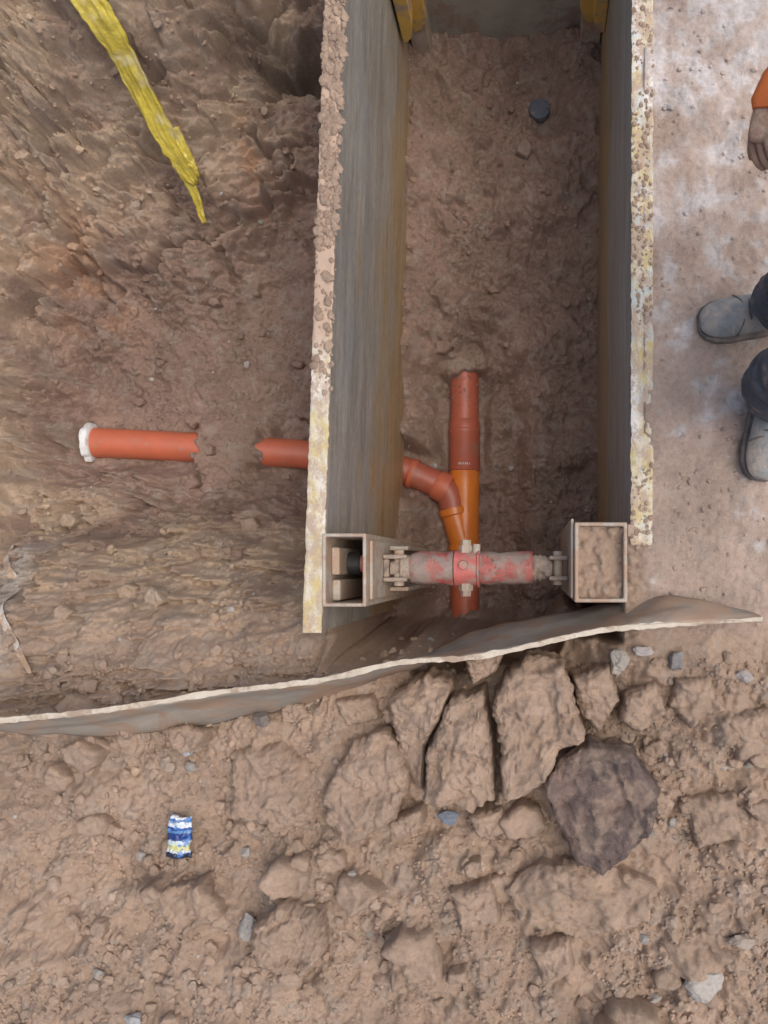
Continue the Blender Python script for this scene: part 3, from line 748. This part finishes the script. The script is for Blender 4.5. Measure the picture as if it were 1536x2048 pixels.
for i in range(7):
    a0 = 1.15 + .11 * i + .02 * (i % 2); yy = .478
    V = []; w = .04 + .01 * (i % 3)
    for (da, dy) in ((0, 0), (w, 0), (w, .010 + .003 * (i % 2)), (0, .010)):
        V.append((X0 + .0768 * math.cos(a0 + da), yy + dy, Z0 + .0768 * math.sin(a0 + da)))
    py_mesh('printed_mark', V, [(0, 1, 2, 3)], PRINT, parent=main)
lat = empty('lateral_pipe')
sweep('elbow', [(-.394, .273, -1.40), (-.399, .31, -1.398), (-.410, .342, -1.396), (-.432, .366, -1.393), (-.462, .389, -1.39)], [.067, .067, .067, .067, .066], PIPE, lat, 40)
sweep('elbow_socket', [(-.420, .360, -1.394), (-.423, .362, -1.394), (-.470, .388, -1.388), (-.475, .391, -1.388)], [.068, .0745, .0745, .068], PIPE2, lat, 40)
sweep('lateral_tube', [(-.44, .376, -1.392), (-.62, .452, -1.377), (-.66, .466, -1.374)], [.066, .066, .066], PIPE, lat, 40)
sweep('lateral_socket', [(-.575, .433, -1.381), (-.578, .434, -1.381), (-.597, .442, -1.379), (-.600, .443, -1.379)], [.066, .074, .074, .068], PIPE2, lat, 40)
sweep('lateral_long_tube', [(-.64, .459, -1.376), (-.85, .495, -1.355), (-1.112, .525, -1.33), (-1.563, .548, -1.28), (-2.04, .564, -1.23)], [.066, .067, .068, .068, .068], PIPE2, lat, 48)
p0 = Vector((-2.06, .565, -1.228)); d = Vector((1, -.035, -.105)).normalized()
sweep('end_collar', [p0 + d * t for t in (0, .006, .03, .036)], [.078, .088, .088, .080], WHITE, lat, 48, rough=.014)

# ------------------------------------------------------------------ yellow tape
m, nt, b = new_mat('yellow_film')
nn1 = noise_tex(nt, coords(nt), 24, 6, .7)
c = mix(nt, ramp(nt, nn1, [(.4, 0), (.62, 1)]), (.62, .50, .075), (.42, .335, .055))
c = mix(nt, ramp(nt, noise_tex(nt, coords(nt), 9, 8, .7), [(.53, 0), (.64, .65)]), c, (.60, .52, .31))
nt.links.new(c, b.inputs['Base Color']); b.inputs['Roughness'].default_value = .32
bump(nt, b, noise_tex(nt, coords(nt), 30, 3, .5, 1), .4, .01)
YT = m
def strip(name, path, widths, mat, parent=None, crump=.012, lift=.012, nl=110, nw=12, seed=0):
    V = []; F = []
    for i in range(nl + 1):
        t = i / nl; p = cr(path, t); q = cr(path, min(t + .01, 1)) - cr(path, max(t - .01, 0))
        q.z = 0
        q.normalize(); n = Vector((-q.y, q.x, 0))
        w = np.interp(t, np.linspace(0, 1, len(widths)), widths)
        w *= 1 + .25 * mnoise.noise(Vector((t * 25, seed, 0)))
        for j in range(nw + 1):
            u = j / nw - .5
            s = p + n * (u * w) 
            z = max(p.z, float(hz(s.x, s.y)) + lift) * .35 + p.z * .65
            s.z = z + crump * abs(mnoise.noise(Vector((u * 8 + t * 2, t * 5, seed)))) * 2 + crump * .4 * mnoise.noise(Vector((u * 14, t * 22, seed)))
            V.append(s)
    for i in range(nl):
        for j in range(nw):
            a = i * (nw + 1) + j; F.append((a, a + 1, a + nw + 2, a + nw + 1))
    ob = py_mesh(name, V, F, mat, smooth=True, parent=parent)
    md = ob.modifiers.new('so', 'SOLIDIFY'); md.thickness = .0015
    return ob
tp = [(-1.60, 2.10, -.12), (-1.534, 1.953, -.26), (-1.488, 1.862, -.39), (-1.471, 1.788, -.53), (-1.441, 1.677, -.68), (-1.408, 1.606, -.78), (-1.385, 1.555, -.84)]
tape = strip('yellow_tape', tp, [.12, .11, .095, .08, .085, .075, .03], YT, seed=1, crump=.022, nw=16)
strip('torn_tail', [(-1.455, 1.69, -.67), (-1.43, 1.61, -.77), (-1.405, 1.54, -.86), (-1.396, 1.445, -.94)], [.03, .045, .04, .02], YT, tape, seed=2, crump=.014, nl=50, nw=8)
strip('torn_tail_upper', [(-1.40, 1.70, -.68), (-1.378, 1.62, -.76), (-1.362, 1.575, -.81)], [.03, .035, .012], YT, tape, seed=5, crump=.014, nl=40, nw=8)
MEM = simple('pale_membrane', (.64, .64, .62), (.52, .44, .37), 20, .85, 0, (.46, .32, .22), (.44, .54), .6)
mpth = [(-2.03, .08), (-1.97, .02), (-1.92, -.03), (-1.865, -.09), (-1.82, -.14), (-1.77, -.20), (-1.70, -.27), (-1.63, -.35)]
strip('torn_membrane', [(a, b2, float(hz(a, b2)) + .001) for a, b2 in mpth], [.02, .035, .045, .03, .02, .01], MEM, seed=4, crump=.008, lift=.004, nl=90)

cx, cy = .02, 2.12; cz = float(hz(cx, cy)) + .012
RUB = simple('dark_rubber', (.07, .082, .11), (.10, .115, .145), 30, .55, 0, (.24, .175, .145), (.55, .65), .3)
sweep('rubber_cap', [(cx, cy, cz - .02), (cx, cy, cz + .012), (cx, cy, cz + .018), (cx, cy, cz + .0181), (cx, cy, cz + .008), (cx, cy, cz + .0079), (cx, cy, cz + .016), (cx, cy, cz + .0161)], [.050, .050, .046, .037, .035, .020, .018, .004], RUB, None, 32)

def wrapper():
    m, nt, b = new_mat('printed_foil')
    tc = N(nt, 'ShaderNodeTexCoord'); sep = N(nt, 'ShaderNodeSeparateXYZ'); nt.links.new(tc.outputs['Object'], sep.inputs[0])
    ns = noise_tex(nt, coords(nt), 60, 3, .6)
    a = N(nt, 'ShaderNodeMath', operation='MULTIPLY_ADD'); a.inputs[1].default_value = .02; nt.links.new(ns, a.inputs[0]); nt.links.new(sep.outputs['Y'], a.inputs[2])
    mr = N(nt, 'ShaderNodeMapRange'); mr.inputs['From Min'].default_value = -.055; mr.inputs['From Max'].default_value = .075; nt.links.new(a.outputs[0], mr.inputs['Value'])
    r_ = N(nt, 'ShaderNodeValToRGB'); r_.color_ramp.interpolation = 'CONSTANT'
    st = [(0, (.02, .03, .06)), (.13, (.62, .66, .66)), (.2, (.60, .60, .28)), (.34, (.55, .65, .68)), (.42, (.02, .05, .20)), (.60, (.10, .22, .42)), (.68, (.02, .06, .24)), (.74, (.60, .66, .70)), (.88, (.10, .20, .40)), (.94, (.70, .75, .77))]
    els = r_.color_ramp.elements
    while len(els) < len(st): els.new(.5)
    for e, (p, cc) in zip(els, st): e.position = p; e.color = (*cc, 1)
    nt.links.new(mr.outputs[0], r_.inputs[0])
    n2 = noise_tex(nt, coords(nt), 55, 3, .5)
    c = mix(nt, ramp(nt, n2, [(.58, 0), (.62, .8)]), r_.outputs[0], (.05, .18, .5))
    nt.links.new(c, b.inputs['Base Color']); b.inputs['Roughness'].default_value = .3
    V = []; F = []; n = 24
    for i in range(n + 1):
        for j in range(n + 1):
            u = i / n - .5; v = j / n - .5
            w = .070 * (1 + .06 * math.sin(v * 9)) 
            z = .016 * math.cos(u * 3.0) + .010 * mnoise.noise(Vector((u * 6, v * 9, 2))) + .007 * abs(mnoise.noise(Vector((u * 14, v * 18, 6))))
            V.append((u * w, v * .126, z))
    for i in range(n):
        for j in range(n):
            a_ = i * (n + 1) + j; F.append((a_, a_ + n + 1, a_ + n + 2, a_ + 1))
    ob = py_mesh('crumpled_wrapper', V, F, m, smooth=True)
    md = ob.modifiers.new('so', 'SOLIDIFY'); md.thickness = .012; md.offset = -1
    x, y = -1.075, -.82
    ob.location = (x, y, float(hz(x, y)) + .035); ob.rotation_euler = (.05, .05, -.08)
wrapper()

# ------------------------------------------------------------------ worker
NAVY = simple('navy_work_trousers', (.06, .068, .088), (.10, .104, .122), 18, .9, 0, (.24, .20, .17), (.54, .7), .6)
JACK = simple('orange_jacket', (.66, .18, .04), (.54, .14, .04), 12, .85)
GLOVE = simple('leather_glove', (.42, .28, .20), (.30, .19, .135), 30, .8, 0, (.46, .37, .29), (.55, .65), .8)
BOOT = simple('dusty_boot', (.20, .22, .225), (.36, .365, .35), 14, .8, 0, (.48, .40, .33), (.46, .6), .9, bd=.008)
SOLE = simple('boot_sole', (.09, .085, .08), (.25, .20, .165), 25, .8)
SKIN_ = simple('skin', (.50, .30, .22), (.46, .26, .19), 20, .55, bs=.1)
HELM = simple('white_helmet', (.75, .75, .73), (.68, .68, .66), 10, .35, bs=.05)
HAIR = simple('brown_hair', (.06, .04, .025), (.09, .06, .04), 60, .8)
EYE = simple('eye', (.03, .02, .015), (.03, .02, .015), 10, .2, bs=0)
worker = empty('worker')
def skin_obj(name, nodes, edges, root, mat, parent, sub=2):
    names = list(nodes); V = [nodes[k][0] for k in names]
    E = [(names.index(a), names.index(b)) for a, b in edges]
    me = bpy.data.meshes.new(name); me.from_pydata(V, E, []); me.update()
    ob = link(bpy.data.objects.new(name, me), parent)
    ob.modifiers.new('skin', 'SKIN')
    lay = me.skin_vertices[0].data
    for i, k in enumerate(names):
        rr = nodes[k][1]; lay[i].radius = rr if isinstance(rr, tuple) else (rr, rr)
        lay[i].use_root = (k == root)
    md = ob.modifiers.new('s', 'SUBSURF'); md.levels = sub; md.render_levels = sub
    bpy.context.view_layer.update()
    dg = bpy.context.evaluated_depsgraph_get()
    m2 = bpy.data.meshes.new_from_object(ob.evaluated_get(dg))
    ob.modifiers.clear(); ob.data = m2; m2.materials.clear()
    for mt in (mat if isinstance(mat, list) else [mat]): m2.materials.append(mt)
    for p in m2.polygons: p.use_smooth = True; p.material_index = 0
    return ob
nodes = {
 'pel': ((.97, .62, .88), .13), 'hipA': ((.93, .73, .83), .095), 'thA': ((.83, .75, .68), .088), 'knA': ((.725, .76, .50), .070), 'cfA': ((.70, .75, .34), .074), 'anA': ((.685, .735, .17), .084), 'hmA': ((.682, .733, .115), .084),
 'hipB': ((.90, .53, .83), .095), 'thB': ((.74, .49, .66), .088), 'knB': ((.575, .445, .50), .074), 'cfB': ((.61, .458, .34), .078), 'anB': ((.665, .480, .17), .082), 'hmB': ((.675, .487, .115), .082),
 'sp': ((.93, .66, 1.04), .135), 'ch': ((.82, .70, 1.22), .15), 'nb': ((.755, .72, 1.33), .08), 'nk': ((.72, .73, 1.39), .055),
 'sR': ((.745, .89, 1.26), .068), 'eR': ((.68, 1.06, 1.03), .052), 'mR': ((.60, 1.02, .92), .050), 'wR': ((.525, .965, .81), .042),
 'sL': ((.80, .53, 1.27), .068), 'eL': ((.86, .38, 1.04), .052), 'wL': ((.72, .41, .82), .040)}
edges = [('pel', 'hipA'), ('hipA', 'thA'), ('thA', 'knA'), ('knA', 'cfA'), ('cfA', 'anA'), ('anA', 'hmA'), ('pel', 'hipB'), ('hipB', 'thB'), ('thB', 'knB'), ('knB', 'cfB'), ('cfB', 'anB'), ('anB', 'hmB'),
 ('pel', 'sp'), ('sp', 'ch'), ('ch', 'nb'), ('nb', 'nk'), ('ch', 'sR'), ('sR', 'eR'), ('eR', 'mR'), ('mR', 'wR'), ('ch', 'sL'), ('sL', 'eL'), ('eL', 'wL')]
body = skin_obj('body', nodes, edges, 'pel', [NAVY, JACK, SKIN_], worker, 4)
for p in body.data.polygons:
    c = p.center
    arm = (c.y > .86 and c.x < .78) or c.z > .95 or (c.y < .43 and c.z > .7 and c.x > .66)
    p.material_index = 1 if arm else 0
    if c.z > 1.345 and c.y > .62 and c.y < .84: p.material_index = 2
for v in body.data.vertices:
    q = v.co
    n = mnoise.noise(Vector((q.x * 14, q.y * 14, q.z * 26))) * .014 + (1 - 2 * abs(mnoise.noise(Vector((q.x * 9 + 5, q.y * 9, q.z * 34))))) * .007
    v.co += v.normal * n
def hand(name, wrist, fwd, up, side, mat, curl=.5, s=1.0):
    f = Vector(fwd).normalized(); u = Vector(up).normalized(); sd = Vector(side).normalized(); w = Vector(wrist)
    P = lambda a, b, c: tuple(w + (f * a + sd * b + u * c) * s)
    h = empty(name); h.parent = worker
    skin_obj('palm', {'a': (P(-.02, 0, 0), (.030 * s, .024 * s)), 'b': (P(.03, 0, 0), (.038 * s, .020 * s)), 'c': (P(.075, 0, -.002), (.042 * s, .018 * s)), 'd': (P(.092, 0, -.004), (.040 * s, .014 * s))}, [('a', 'b'), ('b', 'c'), ('c', 'd')], 'a', mat, h)
    for nm, off, L in (('index', .033, .078), ('middle', .011, .086), ('ring', -.011, .080), ('little', -.032, .062)):
        an = .15
        pos = [.085, off, -.002]; nds = {'0': (P(.06, off * .9, 0), .012 * s)}
        for k, (l, rr) in enumerate(((0, .0115), (.45, .0105), (.32, .0095), (.23, .0085))):
            pos[0] += L * l * math.cos(an); pos[2] -= L * l * math.sin(an); an += curl
            nds[str(k + 1)] = (P(*pos), rr * s)
        skin_obj(nm, nds, [(str(i), str(i + 1)) for i in range(4)], '0', mat, h)
    skin_obj('thumb', {'0': (P(.02, .025, -.005), .014 * s), '1': (P(.045, .048, -.016), .0125 * s), '2': (P(.075, .058, -.028), .0115 * s), '3': (P(.098, .056, -.038), .0095 * s)}, [('0', '1'), ('1', '2'), ('2', '3')], '0', mat, h)
hand('right_hand', (.466, .925, .775), (-.12, -1, -.25), (-.75, .2, .55), (-.55, .15, -.8), GLOVE, .65, .85)
hand('left_hand', (.685, .415, .755), (-.55, .25, -.75), (-.6, -.1, .5), (.2, 1, .1), GLOVE, .4, 1.0)
sweep('glove_cuff', [(.545, .985, .835), (.518, .968, .80), (.482, .950, .778), (.468, .917, .768), (.466, .905, .766)], [.050, .046, .040, .038, .033], JACK, worker, 24, rough=.010)
def boot(name, ank, ang, k=1.1):
    rings = [(-.092, .022, .022, .06), (-.082, .040, .018, .10), (-.05, .049, .018, .135), (-.01, .050, .018, .15), (.04, .050, .018, .128), (.085, .053, .018, .10), (.13, .056, .018, .082), (.17, .052, .018, .072), (.198, .038, .02, .058), (.212, .018, .026, .045)]
    ca, sa = math.cos(ang), math.sin(ang); n = 16; V = []; F = []
    gz0 = float(hz(ank[0], ank[1]))
    def tr(x, y, z): return (ank[0] + k * (x * ca - y * sa), ank[1] + k * (x * sa + y * ca), gz0 + k * z)
    for x, hw, zb, zt in rings:
        for i in range(n):
            a = 2 * math.pi * i / n; cy_ = math.copysign(abs(math.cos(a)) ** .7, math.cos(a)); sz = math.copysign(abs(math.sin(a)) ** .8, math.sin(a))
            mid = (zb + zt) / 2; hh = (zt - zb) / 2
            taper = 1 - .35 * max(sz, 0)
            V.append(tr(x, hw * cy_ * taper, mid + hh * sz))
    for r_ in range(len(rings) - 1):
        for i in range(n):
            a = r_ * n + i; b_ = r_ * n + (i + 1) % n; F.append((a, b_, b_ + n, a + n))
    F.append(tuple(range(n))); F.append(tuple((len(rings) - 1) * n + i for i in range(n - 1, -1, -1)))
    e = empty(name); e.parent = worker
    py_mesh('upper', V, F, BOOT, smooth=True, parent=e, subsurf=2)
    out = [(x, hw) for x, hw, _, _ in rings]
    loop = [(x, hw + .005) for x, hw in out] + [(x, -hw - .005) for x, hw in out[::-1]]
    V = [tr(x, y, z) for z in (-.004, .026) for x, y in loop]; q = len(loop)
    F = [tuple(range(q)), tuple(range(2 * q - 1, q - 1, -1))] + [(i, (i + 1) % q, (i + 1) % q + q, i + q) for i in range(q)]
    py_mesh('sole', V, F, SOLE, parent=e, bevel=.004)
    sweep('shaft', [tr(-.028, 0, .10), tr(-.032, 0, .15), tr(-.034, 0, .19), tr(-.034, 0, .20)], [.052 * k, .050 * k, .056 * k, .050 * k], BOOT, e, 24, rough=.006)
    seam = []
    for t in [math.pi * i / 12 for i in range(13)]:
        cc = math.cos(t); sn_ = math.sin(t)
        seam.append(tr(.118 - .016 * sn_, (.0555 * math.copysign(abs(cc) ** .7, cc)) * (1 - .35 * sn_ ** .8), .053 + .0365 * sn_ ** .8))
    sweep('toe_cap_seam', seam, [.0026] * 13, SOLE, e, 8)
    for i in range(4):
        x = .028 + i * .020; z = .142 - i * .0125
        sweep('lace', [tr(x, -.026, z - .012), tr(x + .004, -.012, z), tr(x + .006, .012, z), tr(x, .026, z - .012)], [.0028] * 4, SOLE, e, 8)
    return e
boot('right_boot', (.712, .745), math.pi + .12, 1.08)
boot('left_boot', (.700, .478), -math.pi / 2 - .15, 1.08)
he = empty('head'); he.parent = worker
hc = Vector((.665, .745, 1.50)); V, F = ICO[4]; V = V.copy()
look = Matrix.Rotation(math.radians(182), 3, 'Z') @ Matrix.Rotation(math.radians(35), 3, 'Y')
P = V * [.098, .078, .118]
P[:, 1] *= np.where(V[:, 2] < -.2, 1 - .25 * (-.2 - V[:, 2]), 1)
front = np.maximum(V[:, 0], 0)
P[:, 0] += .026 * np.exp(-((V[:, 1]) / .14) ** 2 - ((V[:, 2] + .12) / .2) ** 2) * front
P[:, 0] -= .010 * np.exp(-((np.abs(V[:, 1]) - .38) / .16) ** 2 - ((V[:, 2] - .06) / .12) ** 2) * front
P[:, 0] += .008 * np.exp(-((V[:, 1]) / .3) ** 2 - ((V[:, 2] + .52) / .06) ** 2) * front
P[:, 0] += .010 * np.exp(-((V[:, 1]) / .3) ** 2 - ((V[:, 2] + .85) / .15) ** 2)
L = np.array(look); P = P @ L.T + np.array(hc)
mesh_np('face', P, F, SKIN_, True, parent=he)
def hp(x, y, z): return tuple(hc + look @ Vector((x, y, z)))
for sgn in (-1, 1):
    Ve, Fe = ICO[2]; mesh_np('eye', Ve * .009 + np.array(hp(.084, .029 * sgn, .006)), Fe, EYE, True, parent=he)
    mesh_np('ear', (Ve * [.018, .008, .03]) @ L.T + np.array(hp(-.005, .08 * sgn, -.01)), Fe, SKIN_, True, parent=he)
H2 = V.copy(); H2[:, 2] = np.maximum(H2[:, 2], .25)
mesh_np('helmet', (H2 * [.125, .105, .135]) @ L.T + np.array(hp(0, 0, .02)), F, HELM, True, parent=he)
sweep('helmet_brim', [hp(.02, 0, .048), hp(.02, 0, .056)], [.135, .130], HELM, he, 40)
H3 = V.copy(); H3[:, 0] = np.minimum(H3[:, 0], .1); H3[:, 2] = np.maximum(H3[:, 2], -.35)
mesh_np('hair', (H3 * [.104, .084, .122]) @ L.T + np.array(hc), F, HAIR, True, parent=he)

# ------------------------------------------------------------------ light
w = bpy.data.worlds.new('World'); scene.world = w; w.use_nodes = True
nt = w.node_tree; bg = nt.nodes['Background']
sky = nt.nodes.new('ShaderNodeTexSky'); sky.sky_type = 'NISHITA'; sky.sun_disc = False
EL, AZ = math.radians(68), math.radians(88)
sky.sun_elevation = EL; sky.sun_rotation = AZ
sky.dust_density = 6; sky.air_density = 1.0; sky.ozone_density = 1.0
nt.links.new(sky.outputs[0], bg.inputs[0]); bg.inputs[1].default_value = .15
sun = bpy.data.lights.new('sun', 'SUN'); sun.energy = 1.3; sun.angle = math.radians(60); sun.color = (1, .98, .95)
so = bpy.data.objects.new('sun', sun); COL.objects.link(so)
dirv = Vector((math.sin(AZ) * math.cos(EL), math.cos(AZ) * math.cos(EL), math.sin(EL)))
so.rotation_euler = (-dirv).to_track_quat('-Z', 'Y').to_euler()
so.location = (3, -3, 6)

# ------------------------------------------------------------------ camera
cam = bpy.data.cameras.new('camera'); co = bpy.data.objects.new('camera', cam); COL.objects.link(co)
co.location = (0, 0, 2.304); co.rotation_euler = (0, 0, 0)
cam.sensor_width = 36; cam.sensor_fit = 'AUTO'; cam.lens = 27
cam.shift_x = -.1475; cam.shift_y = .0518
cam.clip_start = .05; cam.clip_end = 2000
scene.camera = co
scene.view_settings.view_transform = 'Standard'; scene.view_settings.look = 'None'; scene.view_settings.exposure = 0
